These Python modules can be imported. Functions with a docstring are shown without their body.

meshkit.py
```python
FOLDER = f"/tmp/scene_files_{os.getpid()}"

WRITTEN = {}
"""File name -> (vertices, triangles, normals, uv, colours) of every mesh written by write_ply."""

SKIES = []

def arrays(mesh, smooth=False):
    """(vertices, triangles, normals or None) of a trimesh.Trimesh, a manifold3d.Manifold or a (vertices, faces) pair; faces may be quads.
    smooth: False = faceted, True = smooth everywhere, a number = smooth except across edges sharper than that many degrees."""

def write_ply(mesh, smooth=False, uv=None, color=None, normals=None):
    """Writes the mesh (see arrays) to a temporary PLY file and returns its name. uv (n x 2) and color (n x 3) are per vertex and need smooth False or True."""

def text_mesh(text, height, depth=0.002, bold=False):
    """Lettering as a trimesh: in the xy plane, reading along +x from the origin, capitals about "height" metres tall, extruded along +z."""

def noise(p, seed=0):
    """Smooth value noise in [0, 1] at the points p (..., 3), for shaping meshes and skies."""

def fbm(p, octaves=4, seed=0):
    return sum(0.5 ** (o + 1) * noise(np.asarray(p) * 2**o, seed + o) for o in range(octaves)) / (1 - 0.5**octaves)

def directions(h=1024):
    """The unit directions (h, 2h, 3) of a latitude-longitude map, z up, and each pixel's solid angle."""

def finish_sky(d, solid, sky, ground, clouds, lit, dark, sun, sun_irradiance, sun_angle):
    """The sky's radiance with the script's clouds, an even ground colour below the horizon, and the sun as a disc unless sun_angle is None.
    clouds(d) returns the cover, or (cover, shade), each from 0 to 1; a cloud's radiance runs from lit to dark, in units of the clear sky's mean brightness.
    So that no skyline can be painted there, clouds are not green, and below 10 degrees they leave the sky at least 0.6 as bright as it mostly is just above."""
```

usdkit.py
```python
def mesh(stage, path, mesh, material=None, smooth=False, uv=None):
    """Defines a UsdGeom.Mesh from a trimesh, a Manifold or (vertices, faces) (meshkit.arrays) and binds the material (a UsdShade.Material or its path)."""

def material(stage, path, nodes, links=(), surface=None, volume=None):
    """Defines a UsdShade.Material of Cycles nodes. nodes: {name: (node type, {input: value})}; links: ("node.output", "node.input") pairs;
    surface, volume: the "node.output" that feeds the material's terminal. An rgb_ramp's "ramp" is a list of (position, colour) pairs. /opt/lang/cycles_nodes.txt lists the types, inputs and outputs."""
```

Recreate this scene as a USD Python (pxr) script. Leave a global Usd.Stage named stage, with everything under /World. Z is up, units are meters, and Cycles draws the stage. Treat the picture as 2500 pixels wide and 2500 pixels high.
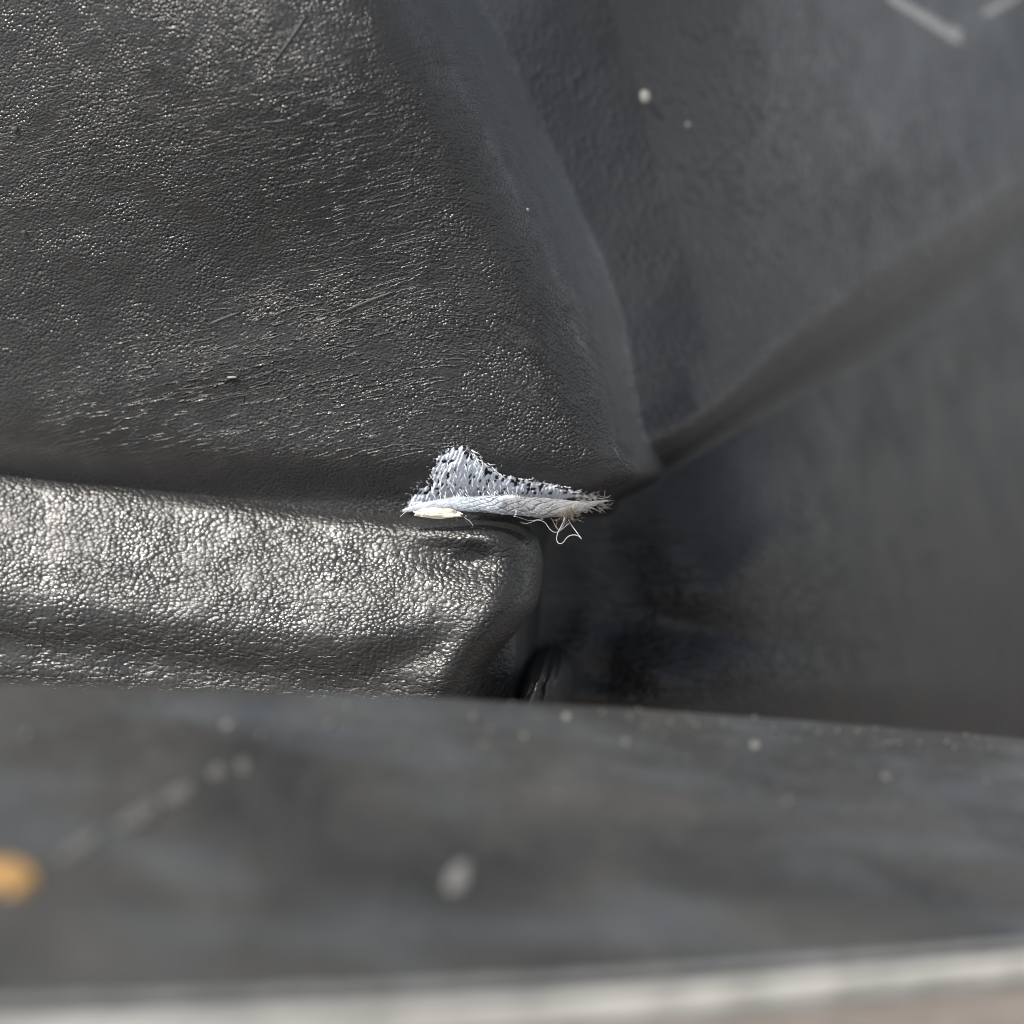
import math, numpy as np, usdkit, meshkit
from pxr import Usd, UsdGeom, UsdLux, UsdShade, Sdf, Gf, Vt
from scipy.interpolate import RBFInterpolator

rng = np.random.default_rng(7)
stage = Usd.Stage.CreateInMemory()
UsdGeom.SetStageUpAxis(stage, UsdGeom.Tokens.z)
UsdGeom.SetStageMetersPerUnit(stage, 1.0)
UsdGeom.Xform.Define(stage, '/World')
UsdGeom.Scope.Define(stage, '/World/Looks')

# ------------------------------------------------------------------ camera, sky, sun, exposure
EXPOSURE = 0.55
SUN = np.array([-0.53, -0.28, 0.80]); SUN /= np.linalg.norm(SUN)
SUN_I, SKY_S = 1.25, 0.13
PITCH = math.radians(18)
CAM = np.array([0.0, 0.0, 0.75])
RIGHT = np.array([1.0, 0, 0])
FWD = np.array([0, math.cos(PITCH), -math.sin(PITCH)])
UP = np.array([0, math.sin(PITCH), math.cos(PITCH)])
D0, W0, N = 0.28, 0.19, 1932.0           # focus distance, width of the view there, units across the picture
PX = W0 / N
cam = UsdGeom.Camera.Define(stage, '/World/camera')
cam.AddTransformOp().Set(Gf.Matrix4d(*[float(x) for r in (list(RIGHT) + [0], list(UP) + [0], list(-FWD) + [0], list(CAM) + [1]) for x in r]))
FOCAL = 24 * D0 / W0
cam.CreateHorizontalApertureAttr(24.0); cam.CreateVerticalApertureAttr(24.0); cam.CreateFocalLengthAttr(FOCAL)
cam.CreateClippingRangeAttr(Gf.Vec2f(0.01, 100))
cam.CreateFStopAttr(FOCAL / 7.6); cam.CreateFocusDistanceAttr(D0 - 0.002)
cam.CreateExposureAttr(EXPOSURE)

sky = UsdLux.DomeLight.Define(stage, '/World/sky')
elev, rot = math.asin(SUN[2]), math.atan2(SUN[0], SUN[1])
skym = usdkit.material(stage, '/World/Looks/sky', {
    's': ('sky_texture', {'sky_type': 'single_scattering', 'sun_disc': False, 'sun_elevation': elev, 'sun_rotation': rot}),
    't': ('texture_coordinate', {}), 'n': ('noise_texture', {'scale': 2.2, 'detail': 6.0, 'roughness': 0.6}),
    'r': ('map_range', {'from_min': 0.30, 'from_max': 0.70, 'to_min': 0.35, 'to_max': 0.85, 'clamp': True}),
    'v': ('rgb_to_bw', {}), 'w': ('mix', {'mix_type': 'multiply', 'fac': 1.0, 'color2': (1.55, 1.50, 1.42)}),
    'm': ('mix', {}), 'b': ('background_shader', {'strength': SKY_S})},
    [('t.generated', 'n.vector'), ('n.fac', 'r.value'), ('s.color', 'v.color'), ('v.val', 'w.color1'), ('r.result', 'm.fac'), ('s.color', 'm.color1'), ('w.color', 'm.color2'), ('m.color', 'b.color')], surface='b.background')
UsdShade.MaterialBindingAPI.Apply(sky.GetPrim()).Bind(skym)
sky.GetPrim().SetCustomDataByKey('kind', 'structure')
sun = UsdLux.DistantLight.Define(stage, '/World/sun')
sun.CreateNormalizeAttr(True); sun.CreateIntensityAttr(SUN_I); sun.CreateAngleAttr(0.53); sun.CreateColorAttr(Gf.Vec3f(1.0, 0.95, 0.88))
zx = SUN; xx = np.cross([0, 0, 1.0], zx); xx /= np.linalg.norm(xx); yx = np.cross(zx, xx)
sun.AddTransformOp().Set(Gf.Matrix4d(*[float(x) for r in (list(xx) + [0], list(yx) + [0], list(zx) + [0], [0, 0, 0, 1]) for x in r]))

# ------------------------------------------------------------------ helpers
def P(u, v, d):
    """point at depth d whose picture position is (u, v)"""
    u, v, d = np.broadcast_arrays(*[np.asarray(x, float) for x in (u, v, d)])
    k = d / D0 * PX
    return CAM + d[..., None] * FWD + ((u - N / 2) * k)[..., None] * RIGHT + ((N / 2 - v) * k)[..., None] * UP

used = {}
def path_of(name, parent):
    base = (parent.GetPath().pathString if parent is not None else '/World') + '/' + name
    k = used.get(base, 0); used[base] = k + 1
    return base if k == 0 else f'{base}_{k:03d}'

def vnormals(v, f):
    n = np.zeros_like(v); fn = np.cross(v[f[:, 1]] - v[f[:, 0]], v[f[:, 2]] - v[f[:, 0]])
    for k in range(3): np.add.at(n, f[:, k], fn)
    return n / np.maximum(np.linalg.norm(n, axis=1, keepdims=True), 1e-20)

def obj(name, v, f, mat, parent=None, normals=True, prim=None, label=None, kind=None):
    v = np.asarray(v, float); f = np.asarray(f, int)
    if f.shape[1] == 4: f = np.vstack([f[:, [0, 1, 2]], f[:, [0, 2, 3]]])
    m = UsdGeom.Mesh.Define(stage, path_of(name, parent))
    m.CreatePointsAttr(Vt.Vec3fArray.FromNumpy(v.astype(np.float32)))
    m.CreateFaceVertexCountsAttr(Vt.IntArray.FromNumpy(np.full(len(f), 3, np.int32)))
    m.CreateFaceVertexIndicesAttr(Vt.IntArray.FromNumpy(f.astype(np.int32).ravel()))
    m.CreateSubdivisionSchemeAttr('none'); m.CreateDoubleSidedAttr(True)
    if normals is not False:
        n = vnormals(v, f) if normals is True else normals
        m.CreateNormalsAttr(Vt.Vec3fArray.FromNumpy(n.astype(np.float32))); m.SetNormalsInterpolation('vertex')
    for key, val in (prim or {}).items():
        UsdGeom.PrimvarsAPI(m).CreatePrimvar(key, Sdf.ValueTypeNames.Float3Array, 'vertex').Set(Vt.Vec3fArray.FromNumpy(np.asarray(val, np.float32)))
    UsdShade.MaterialBindingAPI.Apply(m.GetPrim()).Bind(mat)
    p = m.GetPrim()
    if label: p.SetCustomDataByKey('label', label)
    if kind: p.SetCustomDataByKey('kind', kind)
    return p

def tag(p, label, cat=None, group=None, kind=None):
    for k, x in (('label', label), ('category', cat), ('group', group), ('kind', kind)):
        if x: p.SetCustomDataByKey(k, x)
    return p

def thing(name):
    return UsdGeom.Xform.Define(stage, path_of(name, None)).GetPrim()

def curves(name, strands, widths, mat, parent, kind=None):
    c = UsdGeom.BasisCurves.Define(stage, path_of(name, parent))
    c.CreateTypeAttr('linear')
    c.CreateCurveVertexCountsAttr(Vt.IntArray([len(s) for s in strands]))
    c.CreatePointsAttr(Vt.Vec3fArray.FromNumpy(np.vstack(strands).astype(np.float32)))
    c.CreateWidthsAttr(Vt.FloatArray.FromNumpy(np.concatenate([np.broadcast_to(w, (len(s),)) for s, w in zip(strands, widths)]).astype(np.float32)))
    c.SetWidthsInterpolation('vertex')
    UsdShade.MaterialBindingAPI.Apply(c.GetPrim()).Bind(mat)
    if kind: c.GetPrim().SetCustomDataByKey('kind', kind)
    return c.GetPrim()

def tube_mesh(pts, rad, sides=6):
    """closed thin tube (v, f) along a polyline"""
    p = np.asarray(pts, float); n = len(p)
    t = np.gradient(p, axis=0); t /= np.linalg.norm(t, axis=1, keepdims=True) + 1e-12
    a = np.cross(t, FWD); a /= np.linalg.norm(a, axis=1, keepdims=True) + 1e-12
    b = np.cross(t, a); r = np.broadcast_to(rad, (n,))
    an = np.arange(sides) * 2 * np.pi / sides
    v = (p[:, None] + r[:, None, None] * (np.cos(an)[None, :, None] * a[:, None] + np.sin(an)[None, :, None] * b[:, None])).reshape(-1, 3)
    i, j = np.meshgrid(np.arange(n - 1), np.arange(sides), indexing='ij'); j2 = (j + 1) % sides
    q = np.stack([i * sides + j, i * sides + j2, (i + 1) * sides + j2, (i + 1) * sides + j], -1).reshape(-1, 4)
    f = np.vstack([q[:, [0, 1, 2]], q[:, [0, 2, 3]]] + [[[0, k, k + 1]] for k in range(1, sides - 1)] + [[[(n - 1) * sides, (n - 1) * sides + k + 1, (n - 1) * sides + k]] for k in range(1, sides - 1)])
    return v, f

def spline(pts, n):
    from scipy.interpolate import CubicSpline
    p = np.asarray(pts, float); d = np.r_[0, np.cumsum(np.linalg.norm(np.diff(p, axis=0), axis=1))]
    return CubicSpline(d, p)(np.linspace(0, d[-1], n))

def sstep(x): x = np.clip(x, 0, 1); return x * x * (3 - 2 * x)
def gauss(u, v, cu, cv, su, sv, ang=0):
    c, s = math.cos(math.radians(ang)), math.sin(math.radians(ang))
    x, y = (u - cu) * c + (v - cv) * s, -(u - cu) * s + (v - cv) * c
    return np.exp(-(x / su) ** 2 - (y / sv) ** 2)
def N2(u, v, scale, seed=0, oct=3):
    return meshkit.fbm(np.stack([u / scale, v / scale, np.zeros_like(u) + seed * 3.7], -1), oct, seed)

def grid_faces(nr, nc):
    i, j = np.meshgrid(np.arange(nr - 1), np.arange(nc - 1), indexing='ij'); a = i * nc + j
    return np.stack([a, a + nc, a + nc + 1, a + 1], -1).reshape(-1, 4)

# ------------------------------------------------------------------ materials
def leather(name, base, rough, cell, dome, crease, warp=0.5, spec=0.5, dust=0.0, stretch=(1, 1, 1), micro=0.000012, dust_light_col=(0.25, 0.25, 0.24), crs=(120, 900, 900), creasethr=(0.0, 0.10)):
    """black pebbled leather: domes of width 'cell', height 'dome'; creases of depth 'crease'. primvar grain: metres along the hide; mask: x creases, y pebbles, z painted skylight"""
    nodes = {
        'g': ('attribute', {'attribute': 'grain'}), 'fl': ('attribute', {'attribute': 'flow'}), 'fa': ('vector_math', {'math_type': 'add'}), 'm': ('attribute', {'attribute': 'mask'}), 'ms': ('separate_xyz', {}),
        'wn': ('noise_texture', {'scale': 420.0, 'detail': 2.0}),
        'wc': ('vector_math', {'math_type': 'subtract', 'vector2': (0.5, 0.5, 0.5)}),
        'ws': ('vector_math', {'math_type': 'scale', 'scale': 0.0022 * warp}),
        'ga': ('vector_math', {'math_type': 'add'}),
        'mp': ('mapping', {'scale': stretch}),
        'v1': ('voronoi_texture', {'feature': 'smooth_f1', 'smoothness': 0.06, 'scale': 1.0 / cell, 'randomness': 0.9}), 'vq': ('math', {'math_type': 'power', 'value2': 2.0}),
        'd1': ('map_range', {'from_min': 0.0, 'from_max': 0.5, 'to_min': 1.0, 'to_max': 0.0, 'clamp': False}),
        'vn': ('noise_texture', {'scale': 160.0, 'detail': 2.0}),
        'vr': ('map_range', {'from_min': 0.3, 'from_max': 0.7, 'to_min': 0.35, 'to_max': 1.15, 'clamp': True}),
        'p1': ('math', {'math_type': 'multiply'}), 'p2': ('math', {'math_type': 'multiply'}), 'p3': ('math', {'math_type': 'multiply', 'value2': dome}),
        'cm': ('mapping', {'scale': crs}),
        'cn': ('noise_texture', {'scale': 1.0, 'detail': 2.0, 'roughness': 0.55}),
        'c1': ('math', {'math_type': 'subtract', 'value2': 0.5}), 'c2': ('math', {'math_type': 'absolute'}),
        'c3': ('map_range', {'from_min': creasethr[0], 'from_max': creasethr[1], 'to_min': -1.0, 'to_max': 0.0, 'clamp': True, 'range_type': 'smoothstep'}),
        'c4': ('math', {'math_type': 'multiply'}), 'c5': ('math', {'math_type': 'multiply', 'value2': crease}),
        'mn': ('noise_texture', {'scale': 5200.0, 'detail': 2.0}), 'mm': ('math', {'math_type': 'multiply', 'value2': micro}),
        'h1': ('math', {'math_type': 'add'}), 'h2': ('math', {'math_type': 'add'}),
        'bp': ('bump', {'strength': 1.0, 'distance': 1.0, 'filter_width': 0.15}),
        'rn': ('noise_texture', {'scale': 90.0, 'detail': 4.0}),
        'rr': ('map_range', {'from_min': 0.3, 'from_max': 0.7, 'to_min': rough - 0.05, 'to_max': rough + 0.09, 'clamp': True}),
        'dn': ('noise_texture', {'scale': 260.0, 'detail': 5.0, 'roughness': 0.65}),
        'dr': ('map_range', {'from_min': 0.42, 'from_max': 0.75, 'to_min': 0.0, 'to_max': dust, 'clamp': True}),
        'wa': ('math', {'math_type': 'add'}),
        'col': ('mix', {'color1': base, 'color2': dust_light_col}),  # mix factor: dust noise plus the painted skylight mask
        'p': ('principled_bsdf', {'specular_ior_level': spec}),
    }
    links = [('m.vector', 'ms.vector'), ('g.vector', 'wn.vector'), ('wn.color', 'wc.vector1'), ('wc.vector', 'ws.vector1'), ('g.vector', 'ga.vector1'), ('ws.vector', 'ga.vector2'),
             ('ga.vector', 'mp.vector'), ('mp.vector', 'v1.vector'), ('v1.distance', 'vq.value1'), ('vq.value', 'd1.value'), ('g.vector', 'vn.vector'), ('vn.fac', 'vr.value'),
             ('d1.result', 'p1.value1'), ('vr.result', 'p1.value2'), ('p1.value', 'p2.value1'), ('ms.y', 'p2.value2'), ('p2.value', 'p3.value1'),
             ('fl.vector', 'fa.vector1'), ('ws.vector', 'fa.vector2'), ('fa.vector', 'cm.vector'), ('cm.vector', 'cn.vector'), ('cn.fac', 'c1.value1'), ('c1.value', 'c2.value1'), ('c2.value', 'c3.value'),
             ('c3.result', 'c4.value1'), ('ms.x', 'c4.value2'), ('c4.value', 'c5.value1'),
             ('g.vector', 'mn.vector'), ('mn.fac', 'mm.value1'),
             ('p3.value', 'h1.value1'), ('c5.value', 'h1.value2'), ('h1.value', 'h2.value1'), ('mm.value', 'h2.value2'), ('h2.value', 'bp.height'),
             ('g.vector', 'rn.vector'), ('rn.fac', 'rr.value'), ('rr.result', 'p.roughness'),
             ('g.vector', 'dn.vector'), ('dn.fac', 'dr.value'), ('dr.result', 'wa.value1'), ('ms.z', 'wa.value2'), ('wa.value', 'col.fac'), ('col.color', 'p.base_color'),
             ('bp.normal', 'p.normal')]
    return usdkit.material(stage, '/World/Looks/' + name, nodes, links, surface='p.BSDF')

def plain(name, col, rough=0.6, noise=None, amt=0.3, spec=0.5, bump=0.0, sheen=0.0, trans=0.0):
    nodes = {'g': ('geometry', {}), 'n': ('noise_texture', {'scale': noise or 900.0, 'detail': 4.0, 'roughness': 0.6}),
             'c': ('mix', {'color1': tuple(c * (1 - amt) for c in col), 'color2': tuple(min(1, c * (1 + amt)) for c in col)}),
             'r': ('map_range', {'from_min': 0.3, 'from_max': 0.7, 'clamp': True}),
             'h': ('math', {'math_type': 'multiply', 'value2': bump}), 'b': ('bump', {'strength': 1.0, 'distance': 1.0}),
             'p': ('principled_bsdf', {'roughness': rough, 'specular_ior_level': spec, 'sheen_weight': sheen})}
    links = [('g.position', 'n.vector'), ('n.fac', 'r.value'), ('r.result', 'c.fac'), ('c.color', 'p.base_color')]
    if bump: links += [('n.fac', 'h.value1'), ('h.value', 'b.height'), ('b.normal', 'p.normal')]
    return usdkit.material(stage, '/World/Looks/' + name, nodes, links, surface='p.BSDF')

M_upper = leather('black_leather_grained', (0.0195, 0.020, 0.021), 0.31, 0.00053, 0.00016, -0.00020, stretch=(0.85, 1.0, 1.0), crs=(80, 560, 560), creasethr=(0.0, 0.030), dust=0.04, warp=0.25)
M_side = leather('black_leather_smooth', (0.021, 0.0215, 0.0225), 0.40, 0.00180, 0.00050, 0.00016, crs=(90, 420, 420), creasethr=(0.0, 0.05), dust=0.0, dust_light_col=(0.20, 0.205, 0.21))  # the pale mix colour carries the painted skylight
M_lower = leather('black_leather_painted_shade', (0.0085, 0.0092, 0.0102), 0.44, 0.00110, 0.00026, 0.00030, crs=(90, 420, 420), creasethr=(0.0, 0.05), dust=0.0, dust_light_col=(0.20, 0.205, 0.21))  # darker copy of the side leather, shade painted into its base colour
M_bolster = leather('black_leather_pebbled', (0.017, 0.017, 0.017), 0.33, 0.00074, 0.00012, 0.00010, stretch=(0.85, 1.0, 1.0), crs=(160, 520, 520), creasethr=(0.0, 0.06), warp=0.45)
M_lining = plain('pale_knit_lining', (0.55, 0.585, 0.65), 0.85, 2200, 0.18, 0.25, 0.00010, 0.3)
M_fibre = plain('white_fibre', (0.72, 0.74, 0.78), 0.6, 1500, 0.15, 0.3)
M_thread = plain('grey_thread', (0.50, 0.49, 0.47), 0.55, 1500, 0.2, 0.4)
M_greyfuzz = plain('grey_fuzz', (0.20, 0.19, 0.18), 0.8, 1500, 0.3, 0.2)
M_foam = plain('cream_foam', (0.74, 0.69, 0.55), 0.9, 3500, 0.12, 0.1, 0.00015)
M_brown = plain('brown_lint', (0.20, 0.165, 0.13), 0.9, 2500, 0.3, 0.1)
M_scuff = plain('pale_scuff', (0.42, 0.42, 0.40), 0.75, 1800, 0.35, 0.3, 0.0001)
M_scuff2 = plain('dull_scuff', (0.085, 0.085, 0.082), 0.8, 1800, 0.35, 0.3)
M_mid = plain('greyish_dust', (0.14, 0.14, 0.135), 0.9, 1800, 0.2, 0.1)
M_dull = plain('dull_dust', (0.10, 0.10, 0.096), 0.9, 1800, 0.2, 0.1)
M_dust = plain('pale_dust', (0.24, 0.24, 0.23), 0.9, 1800, 0.2, 0.1)
M_orange = plain('orange_tan_flake', (0.33, 0.195, 0.075), 0.7, 700, 0.2, 0.3)
M_trim = plain('cream_painted_trim', (0.33, 0.325, 0.305), 0.5, 110, 0.3, 0.4, 0.00006)
M_band = plain('grey_shade_band', (0.15, 0.155, 0.155), 0.6, 300, 0.25, 0.4)  # grey stands in for shading above the trim
M_ground = plain('warm_grey_concrete', (0.135, 0.118, 0.105), 0.9, 25, 0.2, 0.2)
# dusty vinyl of the ledge
M_ledge = usdkit.material(stage, '/World/Looks/dusty_black_vinyl', {
    'g': ('geometry', {}),
    'n1': ('noise_texture', {'scale': 28.0, 'detail': 5.0, 'roughness': 0.6, 'distortion': 0.6}),
    'r1': ('map_range', {'from_min': 0.32, 'from_max': 0.72, 'to_min': 0.0, 'to_max': 0.75, 'clamp': True}),
    'n2': ('noise_texture', {'scale': 700.0, 'detail': 4.0, 'roughness': 0.7}),
    'r2': ('map_range', {'from_min': 0.55, 'from_max': 0.75, 'to_min': 0.0, 'to_max': 0.7, 'clamp': True}),
    'mp': ('mapping', {'scale': (30.0, 70.0, 70.0), 'location': (3.1, 1.7, 0.4)}),
    'n3': ('noise_texture', {'scale': 1.0, 'detail': 3.0}),
    'r3': ('map_range', {'from_min': 0.50, 'from_max': 0.72, 'to_min': 0.0, 'to_max': 0.6, 'clamp': True}),
    'c1': ('mix', {'color1': (0.020, 0.0205, 0.021), 'color2': (0.062, 0.061, 0.058)}),
    'c2': ('mix', {'color2': (0.10, 0.10, 0.096)}),
    'c3': ('mix', {'color2': (0.070, 0.082, 0.093)}),
    'bh': ('math', {'math_type': 'multiply', 'value2': 0.00006}), 'b': ('bump', {'strength': 1.0, 'distance': 1.0}),
    'rr': ('map_range', {'from_min': 0.3, 'from_max': 0.7, 'to_min': 0.42, 'to_max': 0.62, 'clamp': True}),
    'p': ('principled_bsdf', {'specular_ior_level': 0.4})},
    [('g.position', 'n1.vector'), ('n1.fac', 'r1.value'), ('g.position', 'n2.vector'), ('n2.fac', 'r2.value'), ('g.position', 'mp.vector'), ('mp.vector', 'n3.vector'), ('n3.fac', 'r3.value'),
     ('r1.result', 'c1.fac'), ('c1.color', 'c2.color1'), ('r2.result', 'c2.fac'), ('c2.color', 'c3.color1'), ('r3.result', 'c3.fac'), ('c3.color', 'p.base_color'),
     ('n2.fac', 'bh.value1'), ('bh.value', 'b.height'), ('b.normal', 'p.normal'), ('n1.fac', 'rr.value'), ('rr.result', 'p.roughness')], surface='p.BSDF')

# ------------------------------------------------------------------ ground
gx = 40.0
gv = np.array([[-gx, -gx, 0], [gx, -gx, 0], [gx, gx, 0], [-gx, gx, 0]], float)
tag(obj('ground', gv, [[0, 1, 2, 3]], M_ground, None, False), 'warm grey sunlit ground far below the pale ledge edge', kind='structure')

# ------------------------------------------------------------------ the leather seat: one hide over the padding
seat = tag(thing('leather_upholstery'), 'worn black leather seat with a tear showing pale lining', 'seat')
RV = np.array([-600, -200, 0, 80, 190, 280, 400, 520, 640, 760, 830, 892, 952, 990, 1100, 1400, 1800])
RU = np.array([490, 650, 770, 818, 875, 922, 982, 1040, 1086, 1125, 1156, 1194, 1080, 985, 970, 970, 970])
from scipy.interpolate import PchipInterpolator
ridge = PchipInterpolator(RV, RU)
VU = np.array([1150, 1190, 1300, 1500, 1700, 1932, 2300, 2800]); VV = np.array([935, 890, 830, 690, 560, 400, 130, -250])
valley = PchipInterpolator(VU, VV)

A_pts = np.array([[0, 900, .2960], [500, 920, .2890], [900, 940, .2850], [1190, 890, .2845], [0, 500, .2850], [500, 500, .2790], [900, 500, .2760], [1050, 450, .2770], [0, 0, .2690], [450, 0, .2590], [850, 0, .2640],
                  [600, 150, .2610], [-500, 900, .304], [-500, -500, .262], [500, -500, .252], [1100, -500, .262], [500, 1300, .294], [1200, 1300, .290], [300, 760, .2885], [700, 740, .2822], [-500, 1300, .310], [1000, 780, .2815]])
DE_pts = np.array([[1000, 0, .318], [1050, 400, .314], [1215, 180, .338], [1500, -100, .372], [1500, 200, .372], [1500, 620, .365], [1900, 50, .475], [1932, 330, .470], [1250, 600, .334], [1250, 820, .323], [1300, 800, .328], [1700, 480, .410],
                   [1000, -500, .318], [1800, -500, .46], [2500, -300, .62], [2500, 200, .62]])
E_pts = np.array([[1200, 930, .322], [1300, 860, .329], [1500, 730, .364], [1700, 600, .408], [1932, 450, .466], [1932, 800, .466], [1932, 1200, .465], [1500, 1000, .352], [1300, 1100, .322], [1300, 1350, .323], [1700, 1000, .402],
                  [1500, 1200, .346], [1500, 1380, .347], [1700, 1350, .392], [1932, 1390, .468], [2500, 600, .62], [2500, 1400, .64], [1150, 1250, .324], [1150, 1500, .330], [900, 1300, .322], [1700, 1700, .42], [2500, 0, .62], [1050, 1050, .322]])
def rbf(p): return RBFInterpolator(p[:, :2] / 500.0, p[:, 2], kernel='thin_plate_spline', smoothing=0.02)
fA, fD, fE = rbf(A_pts), rbf(DE_pts), rbf(E_pts)

def ev(f, u, v):
    return f(np.stack([u.ravel(), v.ravel()], -1) / 500.0).reshape(u.shape)

def build_sheet(u, v):
    a = ev(fA, u, v)
    a = a + 0.0045 * sstep((v - 820) / 130) ** 2                     # tucks in behind the bolster
    a = a - 0.0009 * gauss(u, v, 1080, 770, 120, 60, 30) - 0.0006 * gauss(u, v, 430, 690, 230, 45, -12) + 0.0008 * gauss(u, v, 250, 860, 280, 40, 5)
    a = a + 0.0012 * (N2(u, v, 330, 3) - 0.5) + 0.0006 * (N2(u, v, 120, 5) - 0.5)
    s = u - ridge(v)
    a = a + 0.0055 * np.clip((s + 120) / 120, 0, 1.5) ** 2.2
    dd = ev(fD, u, v); ee = ev(fE, u, v)
    q = v - valley(np.clip(u, 1150, 2800))                             # > 0 below the valley
    k = np.clip((u - 1150) / 500, 0.4, 1)
    dd = dd - 0.0018 * np.exp(-((q + 110 * k) / (100 * k)) ** 2)
    wq = sstep((q + 95 * k) / (200 * k))
    de = dd * (1 - wq) + (ee + 0.013 * np.exp(-np.clip(q, 0, 999) / 430)) * wq
    de = de + 0.008 * gauss(u, v, 1180, 1080, 150, 280, 0)
    de = de - 0.005 * gauss(u, v, 1215, 1262, 95, 34, 24) - 0.004 * gauss(u, v, 1190, 1320, 120, 28, 5) - 0.004 * gauss(u, v, 1560, 1290, 320, 60, 4)
    de = de - 0.003 * gauss(u, v, 1420, 1060, 130, 45, -35) + 0.003 * gauss(u, v, 1330, 1190, 130, 40, 12)
    de = de - 0.0017 * gauss(u, v, 1116, 1110, 40, 120, -8) - 0.0008 * gauss(u, v, 1085, 1215, 34, 70, 30) - 0.002 * gauss(u, v, 1070, 1290, 50, 110, 24)
    de = de + 0.0014 * (N2(u, v, 260, 11) - 0.5) + 0.0010 * (N2(u, v, 90, 12) - 0.5)
    w = np.interp(v, [-600, 0, 300, 600, 900, 1500], [150, 142, 130, 108, 58, 45])
    t = sstep(s / w)
    return a * (1 - t) + de * t, s, q

STEP = 4.0
uu = np.arange(-420, 2420, STEP); vv = np.arange(-420, 1560, STEP)
U, V = np.meshgrid(uu, vv)
# coarse RBF then exact features: evaluate in slabs to save memory
rows = [build_sheet(U[i:i + 60], V[i:i + 60]) for i in range(0, len(vv), 60)]
DEP = np.vstack([r[0] for r in rows]); S_ = np.vstack([r[1] for r in rows]); Q_ = np.vstack([r[2] for r in rows])
def sheet_depth(u, v):
    from scipy.ndimage import map_coordinates
    sh = np.shape(u)
    r = map_coordinates(DEP, [(np.atleast_1d(np.asarray(v, float)) + 420) / STEP, (np.atleast_1d(np.asarray(u, float)) + 420) / STEP], order=1, mode='nearest')
    return r if sh else float(r[0])
VP = P(U, V, DEP).reshape(-1, 3)
F = grid_faces(len(vv), len(uu)); F = np.vstack([F[:, [0, 1, 2]], F[:, [0, 2, 3]]])
NRM = vnormals(VP, F)
# hide coordinates: rings round a point under the tear, so that creases fan like the photograph's; straight on the side
ru, rv_ = (U - 720), (V - 1180) * 0.9
rad = np.hypot(ru, rv_); th = np.arctan2(ru, -rv_)
sl_u = np.arange(-500.0, 2600.0); sl_f = np.cumsum(-0.24 + 1.1 * sstep((sl_u - 760) / 300))
FA = np.stack([U * PX, (V - np.interp(U, sl_u, sl_f)) * PX, DEP * 0], -1)
GA = np.stack([(U * math.cos(.2) - V * math.sin(.2)) * PX, (U * math.sin(.2) + V * math.cos(.2)) * PX, DEP], -1)
ang = math.radians(-38)
GD = np.stack([(U * math.cos(ang) + V * math.sin(ang)) * PX, (-U * math.sin(ang) + V * math.cos(ang)) * PX, DEP], -1)
GE = np.stack([(U * math.cos(.12) + V * math.sin(.12)) * PX, (-U * math.sin(.12) + V * math.cos(.12)) * PX, DEP], -1)
right = S_ > 40
crA = 0.02 + 2.0 * gauss(U, V, 540, 690, 300, 95, -10) + 0.8 * gauss(U, V, 760, 810, 150, 50, -12) + 0.8 * gauss(U, V, 1060, 720, 140, 160, 40) + 0.35 * gauss(U, V, 800, 400, 260, 260) + 0.25 * gauss(U, V, 300, 250, 500, 180, -15) + 0.15 * gauss(U, V, 760, 100, 120, 200, 60)
crA = np.clip(crA, 0, 2.0) * np.clip((930 - V) / 80, 0.15, 1)
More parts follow.
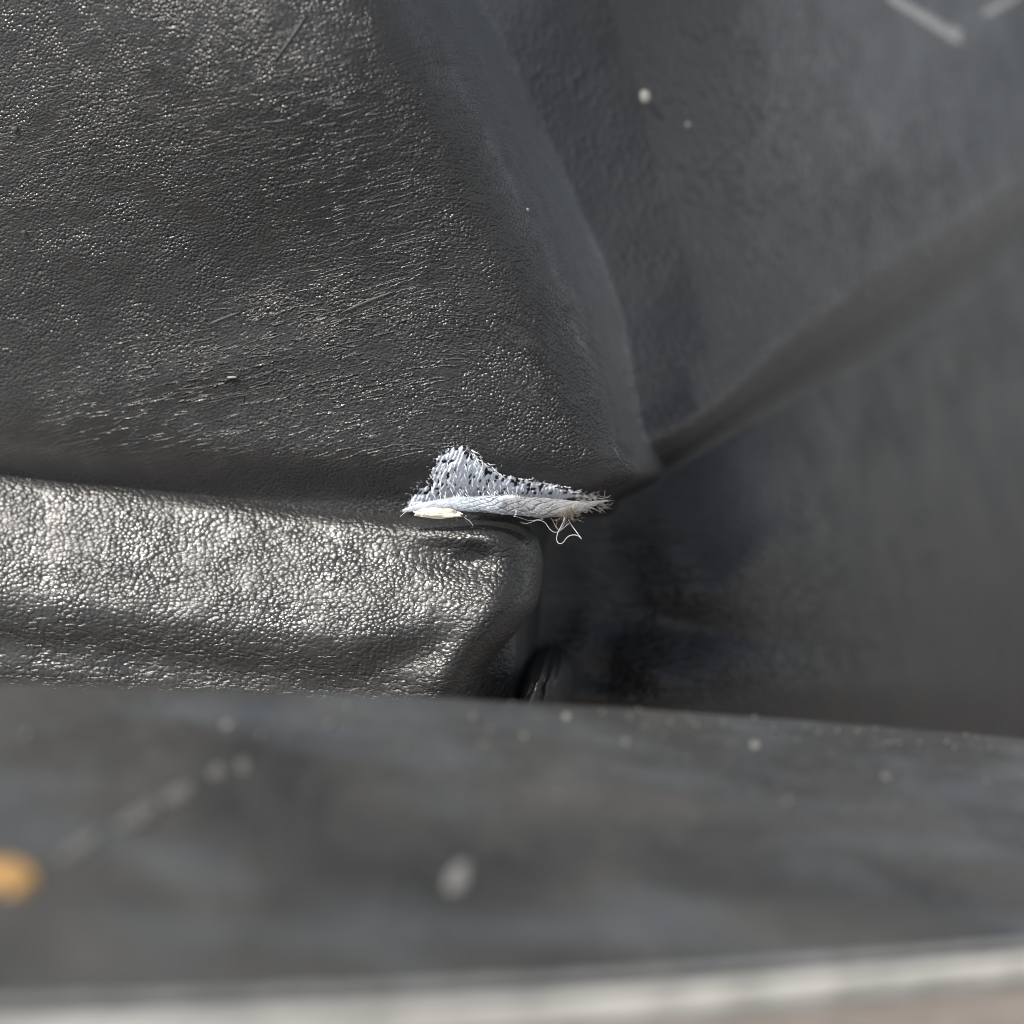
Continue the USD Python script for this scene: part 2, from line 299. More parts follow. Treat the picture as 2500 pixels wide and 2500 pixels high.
pbA = np.clip(0.85 + 0.3 * (N2(U, V, 200, 21) - 0.5) + 0.6 * gauss(U, V, 1080, 800, 140, 120) - 0.75 * gauss(U, V, 220, 880, 420, 75, 6) - 0.4 * gauss(U, V, 200, 780, 300, 70), 0.1, 1.6)
crD = np.clip(0.15 + 0.9 * gauss(U, V, 1330, 680, 260, 70, -35) + 0.9 * gauss(U, V, 1420, 1170, 260, 170, 10) + 0.6 * gauss(U, V, 1250, 1290, 160, 80), 0, 1.2)
pbD = np.clip(0.18 + 0.9 * gauss(U, V, 1560, 300, 380, 250, 35) + 0.8 * gauss(U, V, 1300, 1290, 250, 90, 5), 0, 1.2)
zero = np.zeros_like(U)
painted_sky = np.clip(0.13 * gauss(U, V, 1600, 250, 420, 330, 20) + 0.10 * gauss(U, V, 1950, 800, 330, 420) + 0.05 * gauss(U, V, 1900, 100, 300, 200), 0, 0.2)  # sky brightness painted into the leather colour of the two side panels
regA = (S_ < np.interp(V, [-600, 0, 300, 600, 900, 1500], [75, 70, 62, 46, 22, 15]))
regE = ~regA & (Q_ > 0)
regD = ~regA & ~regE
fc = F[:, 0]
panels = []
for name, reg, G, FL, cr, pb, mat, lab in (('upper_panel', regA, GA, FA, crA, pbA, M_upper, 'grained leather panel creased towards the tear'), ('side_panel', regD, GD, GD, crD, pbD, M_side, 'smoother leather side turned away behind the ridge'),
                                       ('lower_side_panel', regE, GE, GE, crD, pbD, M_lower, 'smooth leather below the diagonal fold, coloured darker for its shade')):
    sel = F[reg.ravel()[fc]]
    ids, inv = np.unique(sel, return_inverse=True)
    mask = np.stack([cr, pb, painted_sky * (mat is not M_upper)], -1).reshape(-1, 3)[ids]
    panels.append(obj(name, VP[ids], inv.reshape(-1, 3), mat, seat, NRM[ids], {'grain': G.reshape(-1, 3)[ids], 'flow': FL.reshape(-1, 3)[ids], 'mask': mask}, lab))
# padding behind the hide closes the body
cu, cv = np.meshgrid(np.linspace(-420, 2416, 30), np.linspace(-420, 1556, 22)); from scipy.ndimage import maximum_filter
cd = maximum_filter(sheet_depth(cu, cv), 3)
front = P(cu, cv, cd + 0.035).reshape(-1, 3); back = front + FWD * 0.07
nf = len(front); nr, nc = cu.shape; gf = grid_faces(nr, nc)
loop = np.r_[np.arange(nc), np.arange(1, nr) * nc + nc - 1, (nr - 1) * nc + np.arange(nc - 2, -1, -1), np.arange(nr - 2, 0, -1) * nc]
l2 = np.roll(loop, -1)
obj('padding', np.vstack([P(cu, cv, cd + 0.035).reshape(-1, 3), back]), np.vstack([gf, gf[:, ::-1] + nf, np.stack([loop, l2, l2 + nf, loop + nf], -1)]), M_foam, seat, False)

# ------------------------------------------------------------------ bolster below the panel
vt = PchipInterpolator([-700, 0, 300, 560, 760, 860, 960, 1030, 1100], [820, 877, 912, 944, 966, 978, 986, 1000, 1030])
ub = PchipInterpolator([800, 985, 1020, 1060, 1130, 1190, 1240, 1290, 1340, 1600], [985, 996, 1016, 1024, 1016, 976, 934, 906, 900, 896])
ng, nv = 620, 300
gg = np.concatenate([np.linspace(0, 0.86, ng - 200, endpoint=False), 0.86 + 0.14 * np.sin(np.linspace(0, np.pi / 2, 200))])
ff = np.concatenate([1 - np.cos(np.linspace(0, np.pi / 2, 90)), np.linspace(1, 5, nv - 90 + 1)[1:]]) / 5
Gm, Fm = np.meshgrid(gg, ff)
ulo = -420.0; vb = 1470.0
v = 900 + Fm * 500; u = np.zeros_like(v)
for _ in range(12):
    u = ulo + Gm * (ub(v) - ulo); v = vt(u) + Fm * (vb - vt(u))
tv = v - vt(u); tr = (ub(v) - u)
prof = np.interp(tv, [0, 60, 140, 210, 250, 285, 310, 340, 400, 520], [.2822, .2800, .2768, .2744, .2738, .2744, .2747, .2742, .2750, .280])
from scipy.ndimage import gaussian_filter1d
xs = np.arange(-60, 560.0); pf = PchipInterpolator([-60, 0, 40, 120, 210, 262, 296, 330, 352, 376, 440, 560], [.2836, .2812, .2795, .2761, .2726, .2711, .2712, .2722, .2722, .2716, .2725, .279])(xs)
pf = gaussian_filter1d(pf, 14)
prof = np.interp(tv, xs, pf)
def rnd(t): t = np.clip(t, 0, 1); return 1 - np.sqrt(np.maximum(1 - (1 - t) ** 2, 0))
bd = prof + (lambda t: 0.026 * t - 0.010 * t * t)(np.clip((1000 - u) / 1000, -0.05, 1.3)) + 0.0065 * rnd(tv / 46) + 0.016 * rnd(tr / 100)
bd += -0.0016 * gauss(u, v, 900, 1008, 120, 26, 3) + 0.0015 * gauss(u, v, 900, 1062, 120, 36, 12) + 0.0016 * gauss(u, v, 790, 1235, 110, 40, -15) - 0.0012 * gauss(u, v, 860, 1290, 60, 30)
bd += 0.0013 * (N2(u, v, 260, 31) - 0.5) + 0.0006 * (N2(u, v, 80, 32) - 0.5)
bp = P(u, v, bd)
bf = grid_faces(*u.shape)
# skirt turning back into the seat
nr, nc = u.shape
edge = np.r_[np.arange(nc), np.arange(1, nr) * nc + nc - 1]
verts = bp.reshape(-1, 3); sk = verts[edge] + FWD * 0.03
i0 = len(verts); e1 = np.arange(len(edge) - 1)
skf = np.stack([edge[:-1], edge[1:], i0 + e1 + 1, i0 + e1], -1)[:, ::-1]
rot8 = math.radians(7)
gb = np.stack([(u * math.cos(rot8) + v * math.sin(rot8)) * PX, (-u * math.sin(rot8) + v * math.cos(rot8)) * PX * (1 + 0.0), bd], -1)
# near the right end the grain follows the end
we = sstep((220 - tr) / 200)[..., None]
mk = np.stack([0.25 + 0.7 * sstep((tv - 250) / 60) + 0.7 * we[..., 0], np.clip(1.0 + 0.3 * (N2(u, v, 150, 33) - 0.5) - 0.30 * sstep((tv - 260) / 60), 0.2, 1.4), zero[0, 0] * u], -1)
bn = vnormals(np.vstack([verts, sk]), np.vstack([bf[:, [0, 1, 2]], bf[:, [0, 2, 3]], skf[:, [0, 1, 2]], skf[:, [0, 2, 3]]]))
allf = np.vstack([bf, skf])
obj('bolster', np.vstack([verts, sk]), allf, M_bolster, seat, bn, {'grain': np.vstack([gb.reshape(-1, 3), gb.reshape(-1, 3)[edge]]), 'flow': np.vstack([gb.reshape(-1, 3), gb.reshape(-1, 3)[edge]]), 'mask': np.vstack([mk.reshape(-1, 3), mk.reshape(-1, 3)[edge]])}, 'glossy pebbled leather roll below the tear')

# gathered folds at the bolster's end
gu, gv_ = np.meshgrid(np.arange(900, 1200, 1.5), np.arange(1150, 1480, 1.5))
warp = 26 * (N2(gu, gv_, 70, 91) - 0.5) + 9 * (N2(gu, gv_, 24, 92) - 0.5)
along = (gu - 1010 + 0.30 * (gv_ - 1300) + warp)
m1 = np.exp(-(np.abs(along + 2) / 62) ** 2.6) * sstep((gv_ - 1195 - 0.25 * np.abs(along)) / 95)
fan = along * (1 + 0.8 * np.clip((1330 - gv_) / 150, 0, 1))
gd = 0.338 - 0.0515 * m1 - m1 * (0.0011 * np.cos(fan / 3.6) + 0.0016 * np.cos(fan / 8.5 + 1.2) + 0.0016 * (N2(gu, gv_, 30, 93) - 0.5)) + 0.010 * np.exp(-((along + 34) / 9) ** 2) * m1
gg_ = np.stack([gv_ * PX, along * PX, gd], -1).reshape(-1, 3)
gf_ = grid_faces(*gu.shape); gf_ = gf_[(m1.ravel() > 0.04)[gf_].all(1)]; gi, gn = np.unique(gf_, return_inverse=True); gf_ = gn.reshape(-1, 4)
obj('gathered_fold', P(gu, gv_, gd).reshape(-1, 3)[gi], gf_, M_bolster, seat, True, {'grain': gg_[gi], 'flow': gg_[gi], 'mask': np.stack([np.full(len(gi), 0.9), np.full(len(gi), 0.7), np.zeros(len(gi))], -1)}, 'small dark gathers pinched in at the end of the roll')

# ------------------------------------------------------------------ the tear
def signed(poly, x, y):
    """distance to a polygon's outline, > 0 inside"""
    p = np.asarray(poly, float); q = np.roll(p, -1, axis=0)
    best = np.full(x.shape, 1e9); inside = np.zeros(x.shape, bool)
    for (ax, ay), (bx, by) in zip(p, q):
        ex, ey = bx - ax, by - ay
        t = np.clip(((x - ax) * ex + (y - ay) * ey) / (ex * ex + ey * ey + 1e-9), 0, 1)
        best = np.minimum(best, np.hypot(x - ax - t * ex, y - ay - t * ey))
        cross = ((ay > y) != (by > y)) & (x < (bx - ax) * (y - ay) / (by - ay + 1e-12) + ax)
        inside ^= cross
    return np.where(inside, best, -best)

# worn patch: lining shows through the rubbed-off leather
poly = [(866, 838), (884, 846), (912, 874), (948, 898), (1000, 908), (1060, 920), (1130, 938), (1060, 945), (940, 945), (860, 955), (800, 962), (757, 966), (772, 940), (800, 905), (818, 872), (836, 852)]
lx, ly = np.meshgrid(np.arange(740, 1150, 1.0), np.arange(826, 976, 1.0))
sd = signed(poly, lx, ly)
frayl = N2(lx, ly, 9, 51) - 0.5; fray2 = N2(lx, ly, 22, 52) - 0.5
left_edge = np.clip((900 - lx) / 100, 0, 1)
holes = meshkit.fbm(np.stack([(lx + 0.35 * ly) / 4.6, ly / 7.5, 0 * lx], -1), 2, 53)
leftish = np.clip((860 - lx) / 60, 0, 1) * 0.6 + np.clip((890 - ly) / 50, 0, 1) * 0.5
keep = (sd + frayl * (12 + 26 * left_edge) + fray2 * 14 > 0) & (holes + 0.0075 * np.clip(sd, 0, 24) - 0.16 * leftish > 0.405)
keep |= (ly > 932) & (sd > 4)
ld = sheet_depth(lx, ly) - 0.0007 - 0.0012 * np.clip(sd / 40, 0, 1) - 0.0008 * (holes - 0.5) - 0.00016 * np.cos(2 * np.pi * (lx + 0.4 * ly + 8 * N2(lx, ly, 30, 57)) / 7.5) - 0.0004 * (N2(lx, ly, 5, 54) - 0.5)
lv = P(lx, ly, ld).reshape(-1, 3); lf = grid_faces(*lx.shape)
lf = lf[keep.ravel()[lf].all(1)]
ids, inv = np.unique(lf, return_inverse=True)
patch = obj('exposed_lining', lv[ids], inv.reshape(-1, 4), M_lining, seat, True, label='white knitted lining showing where the leather has worn away')

# rolled edge of the lining, a flattened tapering tube with a knit lattice of darker-coloured grooves
ctr = spline([(760, 964, 3), (800, 956, 9), (850, 951, 14), (900, 951, 17), (960, 953, 20), (1020, 957, 21), (1060, 959, 18), (1092, 957, 12), (1118, 951, 6), (1148, 944, 1.5)], 460)
ns = 96
t = np.gradient(ctr[:, :2], axis=0); t /= np.linalg.norm(t, axis=1, keepdims=True); nn = np.stack([-t[:, 1], t[:, 0]], -1)
a = np.linspace(0, 2 * np.pi, ns, endpoint=False)
sl = np.arange(len(ctr))[:, None] * np.linalg.norm(np.diff(ctr[:, :2], axis=0), axis=1).mean() + 0 * a[None]
cc = a[None] * 26 + 0 * sl
wb = (N2(sl, cc, 40, 64) - 0.5) * 26; wc = (N2(sl, cc, 36, 65) - 0.5) * 26
dia = np.maximum(np.cos((sl * 0.75 + cc * 1.0 + wb) * 2 * np.pi / 18), np.cos((sl * 0.7 - cc * 1.05 + 2 + wc) * 2 * np.pi / 18))
groove = np.clip((dia - 0.72) / 0.28, 0, 1) * sstep((sl - 90) / 60) * (0.35 + 0.65 * sstep((330 - sl) / 80)) * np.clip(2.2 * N2(sl, cc, 24, 66) - 0.4, 0.1, 1)
rr = 0.87 * ctr[:, 2:3] * (1 + 0.42 * (N2(sl, cc, 26, 61) - 0.5) + 0.26 * (N2(sl, cc, 6, 62) - 0.5))
off = rr * np.sin(a)[None]; back = rr * np.cos(a)[None]
rx = ctr[:, None, 0] + nn[:, None, 0] * off * 1.0; ry = ctr[:, None, 1] + nn[:, None, 1] * off
rdep = (0.2819 + 0.0 * sl) - 0.0014 * sstep(sl / 60) + back * PX * 0.6 + (1 - np.cos(a))[None] * 0 + groove * 0.00028
rollv = P(rx, ry, rdep).reshape(-1, 3)
i, j = np.meshgrid(np.arange(len(ctr) - 1), np.arange(ns), indexing='ij'); j2 = (j + 1) % ns
rf = np.stack([i * ns + j, (i + 1) * ns + j, (i + 1) * ns + j2, i * ns + j2], -1).reshape(-1, 4)
tone = np.stack([groove, np.clip(N2(sl, cc, 40, 63) + 0.5 * sstep((sl - 150) / 170) - 0.12, 0, 1), 0 * sl], -1).reshape(-1, 3)
M_roll = usdkit.material(stage, '/World/Looks/knit_lining_roll', {
    'a': ('attribute', {'attribute': 'mask'}), 's': ('separate_xyz', {}), 'g': ('geometry', {}),
    'n': ('noise_texture', {'scale': 2600.0, 'detail': 3.0}), 'h': ('math', {'math_type': 'multiply', 'value2': 0.00012}), 'b': ('bump', {'strength': 1.0, 'distance': 1.0}),
    'c0': ('mix', {'color1': (0.43, 0.475, 0.53), 'color2': (0.21, 0.21, 0.22)}), 'r0': ('map_range', {'from_min': 0.35, 'from_max': 0.65, 'clamp': True}),
    'c1': ('mix', {'color2': (0.20, 0.21, 0.24)}), 'f': ('math', {'math_type': 'multiply', 'value2': 0.8}),
    'p': ('principled_bsdf', {'roughness': 0.75, 'specular_ior_level': 0.3, 'sheen_weight': 0.2})},
    [('a.vector', 's.vector'), ('g.position', 'n.vector'), ('n.fac', 'h.value1'), ('h.value', 'b.height'), ('b.normal', 'p.normal'), ('s.y', 'r0.value'), ('r0.result', 'c0.fac'), ('c0.color', 'c1.color1'), ('s.x', 'f.value1'), ('f.value', 'c1.fac'), ('c1.color', 'p.base_color')], surface='p.BSDF')
roll = obj('lining_roll', rollv, rf, M_roll, seat, True, {'mask': tone}, 'pale blue-grey lining curled into a roll along the tear')

# fuzz on the edges of the lining
def T(X, Y): return (960 + X * .3106) * .7728, (1050 + Y * .3106) * .7728
strands, wid = [], []
def fuzz(u0, v0, du, dv, ln, w, d):
    k = 6; s = np.linspace(0, 1, k)[:, None]; dirv = np.array([du, dv], float); dirv /= np.hypot(*dirv) + 1e-9
    bend = rng.normal(0, 0.35, 2)
    p = np.array([u0, v0]) + ln * (s * dirv + s ** 2 * bend)
    strands.append(P(p[:, 0], p[:, 1], d - 0.0006 * np.sin(s[:, 0] * 2.5))); wid.append(np.linspace(w, w * 0.5, k))
pol = np.array(poly, float)
for _ in range(90):
    k = rng.integers(len(pol)); s = rng.random(); e = pol[k] * (1 - s) + pol[(k + 1) % len(pol)] * s
    e = e + rng.normal(0, 4, 2)
    if e[1] > 950 and e[0] > 800: continue
    out = e - np.array([900, 930]); fuzz(e[0], e[1], out[0] * 0.5 + rng.normal(0, 30), out[1] + rng.normal(0, 30), rng.uniform(2, 6), rng.uniform(0.00003, 0.00007), float(sheet_depth(e[0], e[1])) - 0.0009)
for _ in range(60):                                                   # vertical yarn ladder across the patch
    x0, y0 = rng.uniform(800, 950), rng.uniform(870, 925)
    if signed(poly, np.array([x0]), np.array([y0]))[0] < 6: continue
    fuzz(x0, y0, rng.normal(0.35, 0.25), 1, rng.uniform(6, 16), rng.uniform(0.00006, 0.00012), float(sheet_depth(x0, y0)) - 0.0024)
for _ in range(55):                                                   # yarn bridging the patch and its rolled edge
    x0 = rng.uniform(815, 990); y0 = 934 - 0.04 * abs(x0 - 880) + rng.uniform(-12, 5)
    fuzz(x0, y0, rng.normal(0.35, 0.3), 1, rng.uniform(6, 15), rng.uniform(0.00005, 0.00011), 0.2782 + rng.normal(0, 0.0003))
tear = np.array([(884, 846), (912, 874), (948, 898), (1000, 908), (1060, 920), (1130, 938)], float)
for _ in range(80):                                                   # broken strands along the torn edge
    k = rng.integers(5); q0 = tear[k] + (tear[k + 1] - tear[k]) * rng.random() + rng.normal(0, 2.2, 2); dv = tear[k + 1] - tear[k]
    fuzz(q0[0], q0[1], dv[0], dv[1] + rng.normal(0, 6), rng.uniform(5, 14), rng.uniform(0.00006, 0.00016), float(sheet_depth(q0[0], q0[1])) - 0.0013)
curves('frayed_fibre', strands, wid, M_fibre, seat, 'stuff')
strands, wid = [], []
for _ in range(120):                                                   # right tip
    x0, y0 = rng.uniform(1085, 1142), rng.uniform(934, 962)
    fuzz(x0, y0, rng.normal(0.8, 0.6), rng.normal(0.1, 0.6), rng.uniform(4, 15), rng.uniform(0.00005, 0.0001), 0.2785)
curves('grey_fuzz', strands, wid, M_greyfuzz, seat, 'stuff')
strands, wid = [], []
for _ in range(260):                                                   # brownish fluff at the roll's right end
    x0, y0 = T(rng.normal(1385, 50), rng.normal(655, 32)); an = rng.uniform(0, 6.28)
    fuzz(x0, y0, math.cos(an), math.sin(an), rng.uniform(3, 9), rng.uniform(0.00005, 0.00010), 0.2770 + rng.normal(0, .0004))
curves('brown_fluff', strands, wid, M_brown, seat, 'stuff')
threads = [([(955, 610), (966, 640), (950, 682)], .00010, M_fibre), ([(1000, 722), (1080, 726), (1140, 710), (1190, 725), (1230, 778), (1270, 803), (1330, 776), (1385, 735)], .00009, M_thread),
           ([(1235, 690), (1268, 740), (1300, 780), (1345, 735), (1335, 680)], .00009, M_thread), ([(1345, 690), (1312, 770), (1286, 840), (1300, 890), (1330, 888), (1360, 850), (1400, 826), (1450, 830), (1480, 856)], .00011, M_fibre),
           ([(1375, 700), (1400, 745), (1440, 800), (1478, 852)], .00009, M_fibre), ([(505, 625), (540, 672), (590, 708), (628, 755)], .00008, M_thread), ([(55, 680), (95, 645), (140, 605)], .00012, M_foam), ([(150, 600), (190, 640), (215, 660)], .00010, M_thread),
           ([(1180, 700), (1140, 702), (1090, 712), (1000, 690), (950, 678)], .00007, M_thread)]
for pts, w, m in threads:
    c = spline([T(*p) for p in pts], 28); n = len(c)
    d = 0.2760 + 0.0012 * np.sin(np.linspace(0, 5, n))
    obj('loose_thread', *tube_mesh(P(c[:, 0], c[:, 1], d), w / 2 * 0.75), m, seat)
for pts in ([(1160, 845), (1172, 868), (1192, 884)], [(1182, 868), (1200, 880), (1206, 894)]):
    c = spline(pts, 14); obj('loose_thread', *tube_mesh(P(c[:, 0], c[:, 1], sheet_depth(c[:, 0], c[:, 1]) - 0.0006), 0.000025), M_greyfuzz, seat)

def blob(u, v, d, ru, rv, rd, seed=0, rough=0.4, n=14, ang=0, nrm=None):
    """irregular closed lump; rd is its half depth in metres, ru and rv in picture units"""
    th, ph = np.meshgrid(np.linspace(0, np.pi, n), np.linspace(0, 2 * np.pi, 2 * n, endpoint=False), indexing='ij')
    s = np.stack([np.sin(th) * np.cos(ph), np.sin(th) * np.sin(ph), np.cos(th)], -1)
    r = 1 + rough * 2 * (meshkit.fbm(s * 1.6 + seed * 5.1, 3, seed) - 0.5)
    s = s * r[..., None]; k = d / D0 * PX; c, q = math.cos(math.radians(ang)), math.sin(math.radians(ang))
    x, y = s[..., 0] * ru * c - s[..., 1] * rv * q, s[..., 0] * ru * q + s[..., 1] * rv * c
    if nrm is None: e1, e2, e3 = RIGHT, -UP, -FWD
    else:
        e3 = nrm; e1 = RIGHT - nrm * (RIGHT @ nrm); e1 /= np.linalg.norm(e1); e2 = np.cross(e1, e3)
        e2 = e2 if e2 @ -UP > 0 else -e2
        x, y = x * k, y * k; k = 1
    p = P(u, v, d) + (x * k)[..., None] * e1 + (y * k)[..., None] * e2 + (s[..., 2] * rd)[..., None] * e3
    m = 2 * n; i, j = np.meshgrid(np.arange(n - 1), np.arange(m), indexing='ij'); j2 = (j + 1) % m
    f = np.stack([i * m + j, (i + 1) * m + j, (i + 1) * m + j2, i * m + j2], -1).reshape(-1, 4)
    return p.reshape(-1, 3), f
fu, fv = T(355, 655)
obj('foam_scrap', *blob(fu, fv, 0.2765, 40, 9, 0.0011, 3, 0.6, 40, 1), M_foam, seat, label='cream padding foam poking out under the lining')

# scuffs on the side panel, top right
def scuff(pts, w, name, parent, surf, mat, lift=0.0003):
    c = spline(pts, 40); t = np.gradient(c, axis=0); t /= np.linalg.norm(t, axis=1, keepdims=True); nn = np.stack([-t[:, 1], t[:, 0]], -1)
    ww = w * np.clip(np.sin(np.linspace(0.12, np.pi - 0.12, 40)) * 1.6, 0, 1) * (0.7 + 0.6 * rng.random(40))
    a = np.array([-1, -0.5, 0, 0.5, 1]); hh = np.array([-0.0001, 1, 1.3, 1, -0.0001])
    x = c[:, None, 0] + nn[:, None, 0] * ww[:, None] * a; y = c[:, None, 1] + nn[:, None, 1] * ww[:, None] * a
    return obj(name, surf(x, y, hh * lift + 0 * x).reshape(-1, 3), grid_faces(40, 5), mat, parent)
on_seat = lambda x, y, h: P(x, y, sheet_depth(x, y) - h - 0.00005)
scuff([(1668, -12), (1720, 18), (1775, 52), (1818, 84)], 10, 'scuff_mark', seat, on_seat, M_scuff, 0.0008)
scuff([(1850, 30), (1880, 12), (1925, -10)], 7, 'scuff_mark', seat, on_seat, M_scuff, 0.0004)
scuff([(1790, 50), (1802, 57), (1816, 64)], 6, 'scuff_mark', seat, on_seat, M_scuff, 0.0004)

for pts in ([(578, 26), (550, 70), (518, 114)], [(392, 613), (420, 601), (452, 589)], [(640, 592), (700, 566), (745, 550)]):
    scuff(pts, 2.2, 'scratch', seat, on_seat, M_dull, 0.00012)
# crumbs caught on the leather
for i, (u0, v0, a0, b0, m, lab) in enumerate([
    (1215, 183, 12, 12, M_dust, 'pale crumb stuck on the smooth leather right of the ridge, largest there'),
    (1298, 236, 4, 4, M_dust, 'tiny pale crumb just below right of the largest crumb on the smooth leather'),
    (995, 396, 4, 4, M_dust, 'tiny white speck on the ridge of the grained panel'),
    (1096, 578, 2, 2.5, M_brown, 'tiny tan speck on the ridge above the tear'),
    (28, 243, 6, 5, M_dull, 'pale speck at the left border of the grained panel, upper one'),
    (45, 438, 5, 4, M_dull, 'pale speck at the left border of the grained panel, lower one'),
    (1745, 327, 5, 4, M_mid, 'faint pale speck on the blurred leather at upper right'),
    (438, 712, 9, 1.8, M_scuff, 'thin pale sliver lying among the creases of the grained panel')]):
    p = obj('leather_crumb' if i != 7 else 'pale_sliver', *blob(u0, v0, float(sheet_depth(u0, v0)) - 0.0003, a0, b0, 0.0004, 20 + i, 0.3, 9), m)
    tag(p, lab, 'crumb' if i != 7 else 'sliver')

# ------------------------------------------------------------------ the dusty ledge in front
ledge = tag(thing('dusty_ledge'), 'blurred dusty black vinyl ledge with pale front edge in the foreground', 'ledge')
L1, L2, L3 = P(0, 1285, .202), P(1932, 1392, .240), P(966, 1856, .150)
ln = np.cross(L2 - L1, L3 - L1); ln /= np.linalg.norm(ln); ln = ln if ln[2] > 0 else -ln
def on_ledge(u, v, h=0.0):
    u, v = np.broadcast_arrays(np.asarray(u, float), np.asarray(v, float))
    r = P(u, v, np.ones_like(u)) - CAM
    t = ((L1 - CAM) @ ln) / (r @ ln)
    return CAM + r * t[..., None] + ln * np.asarray(h)[..., None]
farv = PchipInterpolator([-600, 0, 450, 900, 1400, 1932, 2500], [1265, 1287, 1302, 1322, 1352, 1394, 1445])
nearv = PchipInterpolator([-600, 0, 966, 1932, 2500], [1948, 1930, 1882, 1800, 1752])
uu2 = np.linspace(-600, 2500, 260)
fa, ne = on_ledge(uu2, farv(uu2)), on_ledge(uu2, nearv(uu2))
rowsv = []
back_dir = fa - ne; back_dir /= np.linalg.norm(back_dir, axis=1, keepdims=True)
R = 0.003
for an in np.linspace(np.pi / 2 * 1.0, 0, 9)[:-1]:                     # rounded far edge
    rowsv.append(fa + back_dir * (R * math.sin(an)) * 0.6 - ln * R * (1 - math.cos(an)))
rowsv.insert(0, fa + back_dir * R * 0.6 - ln * 0.02)
for s in np.linspace(0, 1, 140): rowsv.append(fa * (1 - s) + ne * s)
top = np.array(rowsv)
w_ = (N2(np.broadcast_to(uu2[None], top.shape[:2]), np.broadcast_to(np.arange(len(top))[:, None] * 5.0, top.shape[:2]), 90, 71) - 0.5) * 0.0009
top[9:-3] += w_[9:-3, :, None] * ln
nt = top.shape[0] * top.shape[1]
bot = top[[0, -1]].copy(); bot[0] = top[0] ; bot[1] = ne + back_dir * 0.05 - ln * 0.012
full = np.concatenate([top, bot[1:2], bot[0:1]], 0)
obj('top_panel', full.reshape(-1, 3), grid_faces(*full.shape[:2])[:, ::-1], M_ledge, ledge, True)
# trim: rounded cream strip along the near edge; its shaded upper tone is the added grey band
H = 0.0046
prof2 = [(0.0016, -0.0010), (0.0014, 0.0002), (0.0006, 0.0006), (-0.0004, 0.0006), (-0.0016, 0.0002), (-0.0022, -0.0006), (-0.0026, -0.0018), (-0.0027, -0.0032), (-0.0024, -0.0046), (-0.0010, -0.0054), (0.0012, -0.0054), (0.0016, -0.004)]
from scipy.interpolate import CubicSpline
prof2 = [(a * 0.8, b * 0.62 - 0.0006) for a, b in prof2]
pp = np.array(prof2 + prof2[:1]); pp = CubicSpline(np.arange(len(pp)), pp, bc_type='periodic')(np.linspace(0, len(pp) - 1, 49))[:-1]
trim = np.array([ne + back_dir * a * 1.0 + ln * b for a, b in pp])
trim += ((meshkit.fbm(np.stack([np.broadcast_to(uu2[None] / 34.0, trim.shape[:2]), np.broadcast_to(np.arange(48)[:, None] / 9.0, trim.shape[:2]), 0 * trim[..., 0]], -1), 2, 81) - 0.5) * 0.00022)[..., None] * ln
nr, nc = trim.shape[:2]
i, j = np.meshgrid(np.arange(nr), np.arange(nc - 1), indexing='ij'); i2 = (i + 1) % nr
obj('edge_trim', trim.reshape(-1, 3), np.stack([i * nc + j, i * nc + j + 1, i2 * nc + j + 1, i2 * nc + j], -1).reshape(-1, 4), M_trim, ledge, True, label='cream painted rounded strip along the near edge')
band = np.array([ne + back_dir * a + ln * (0.00025 + 0.00035 * math.sin(math.pi * i / 8)) for i, a in enumerate(np.linspace(0.0026, 0.0008, 9))])  # added strip: shade behind the trim put in as grey colour
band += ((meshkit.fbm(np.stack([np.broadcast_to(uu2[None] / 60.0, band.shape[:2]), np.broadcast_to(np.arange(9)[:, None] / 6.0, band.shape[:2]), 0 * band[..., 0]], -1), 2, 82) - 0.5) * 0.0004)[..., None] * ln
obj('edge_shade_band', band.reshape(-1, 3), grid_faces(*band.shape[:2]), M_band, ledge, True, label='grey band added for the shade between the black top and the cream strip')
# pale scuffs in a broken slanting line
led = lambda x, y, h: on_ledge(x, y, h + 0.00015)
for a0, b0 in (((105, 1628), (190, 1572)), ((215, 1565), (300, 1520)), ((308, 1512), (362, 1485)), ((395, 1462), (420, 1452)), ((448, 1452), (468, 1440))):
    m0 = ((a0[0] + b0[0]) / 2, (a0[1] + b0[1]) / 2 + 2)
    scuff([a0, m0, b0], 12, 'scuff_mark', ledge, led, M_scuff2, 0.0002)

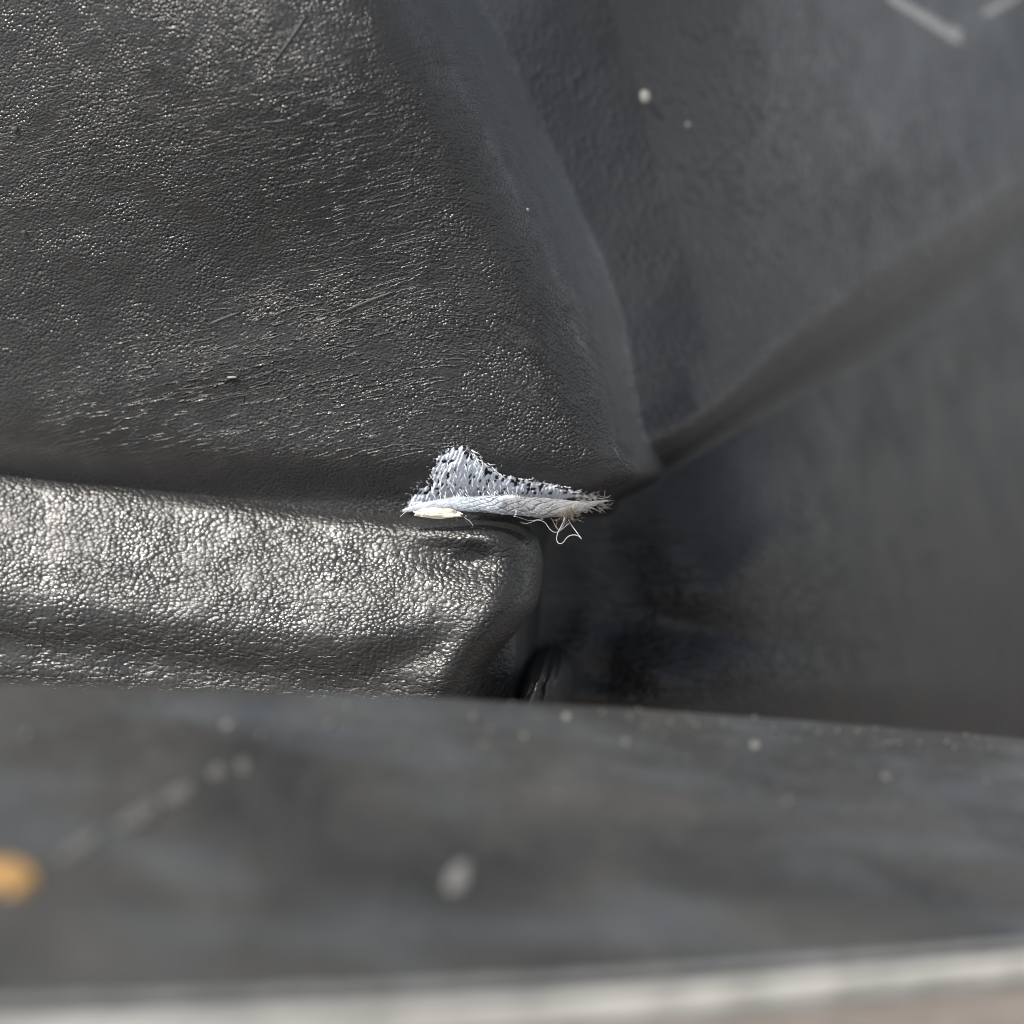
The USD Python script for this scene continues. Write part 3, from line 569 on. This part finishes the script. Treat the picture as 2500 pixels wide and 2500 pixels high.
# ------------------------------------------------------------------ specks lying on the ledge
def speck(name, u, v, ru, rv, h, mat, seed, ang=0):
    base = on_ledge(u, v); d = float((base - CAM) @ FWD)
    c = base + ln * h * 0.5
    uu_, vv_ = ((c - CAM) @ RIGHT) / d * D0 / PX + N / 2, N / 2 - ((c - CAM) @ UP) / ((c - CAM) @ FWD) * D0 / PX
    return obj(name, *blob(uu_, vv_, float((c - CAM) @ FWD), ru, rv, h, seed, 0.55, 12, ang, ln), mat)
tag(speck('orange_flake', 10, 1660, 62, 60, 0.0009, M_orange, 40), 'orange-tan flake at the far left of the dusty black ledge', 'flake')
tag(speck('pale_flake', 864, 1661, 19, 58, 0.0006, M_mid, 41, 12), 'pale oval flake alone in the middle of the dusty ledge', 'flake')
for k, (u0, v0, r0, lab) in enumerate([(430, 1371, 9, 'brightest round grain near the far edge at left of the dusty ledge'), (622, 1368, 7, 'pale grain right of the brightest one, below the glossy roll'), (660, 1335, 6, 'faint grain right at the far edge below the glossy roll'),
        (895, 1357, 7, 'pale grain on the ledge straight below the end of the roll'), (1071, 1355, 8, 'bright grain by the far edge below the gathered folds'), (990, 1391, 7, 'ringlike grain just below the gathered folds'), (1182, 1402, 7, 'pale grain right of the gathered folds on the ledge'),
        (1425, 1408, 9, 'bright grain in a pale smear on the right half of the ledge'), (1672, 1468, 8, 'faint grain below the far edge on the right of the ledge'), (52, 1388, 7, 'faint grain at left end near the far edge of the ledge')]):
    tag(speck('dust_grain', u0, v0, r0, r0 * 1.6, 0.0004, M_mid if k in (0, 4, 7) else M_dull, 50 + k), lab, 'dust grain')
GD_ = 'faint dust grains scattered on the ledge'
for k in range(36):
    u0 = rng.uniform(40, 1900); v0 = farv(u0) + rng.uniform(0.02, 0.85) ** 1.5 * (nearv(u0) - farv(u0)); r0 = rng.uniform(2.5, 5.5)
    tag(speck('faint_grain', u0, v0, r0, r0 * 1.5, 0.0003, M_dull, 80 + k), 'faint tiny dust grain scattered on the dusty black ledge', 'dust grain', GD_)
for k in range(26):
    u0 = rng.uniform(1180, 1900); v0 = farv(u0) + rng.uniform(2, 42); r0 = rng.uniform(2, 4.5)
    tag(speck('edge_grain', u0, v0, r0, r0 * 1.3, 0.0003, M_dull, 130 + k), 'tiny dust grain crowded along the far right edge of the ledge', 'dust grain', 'tiny dust grains along the far right edge of the ledge')
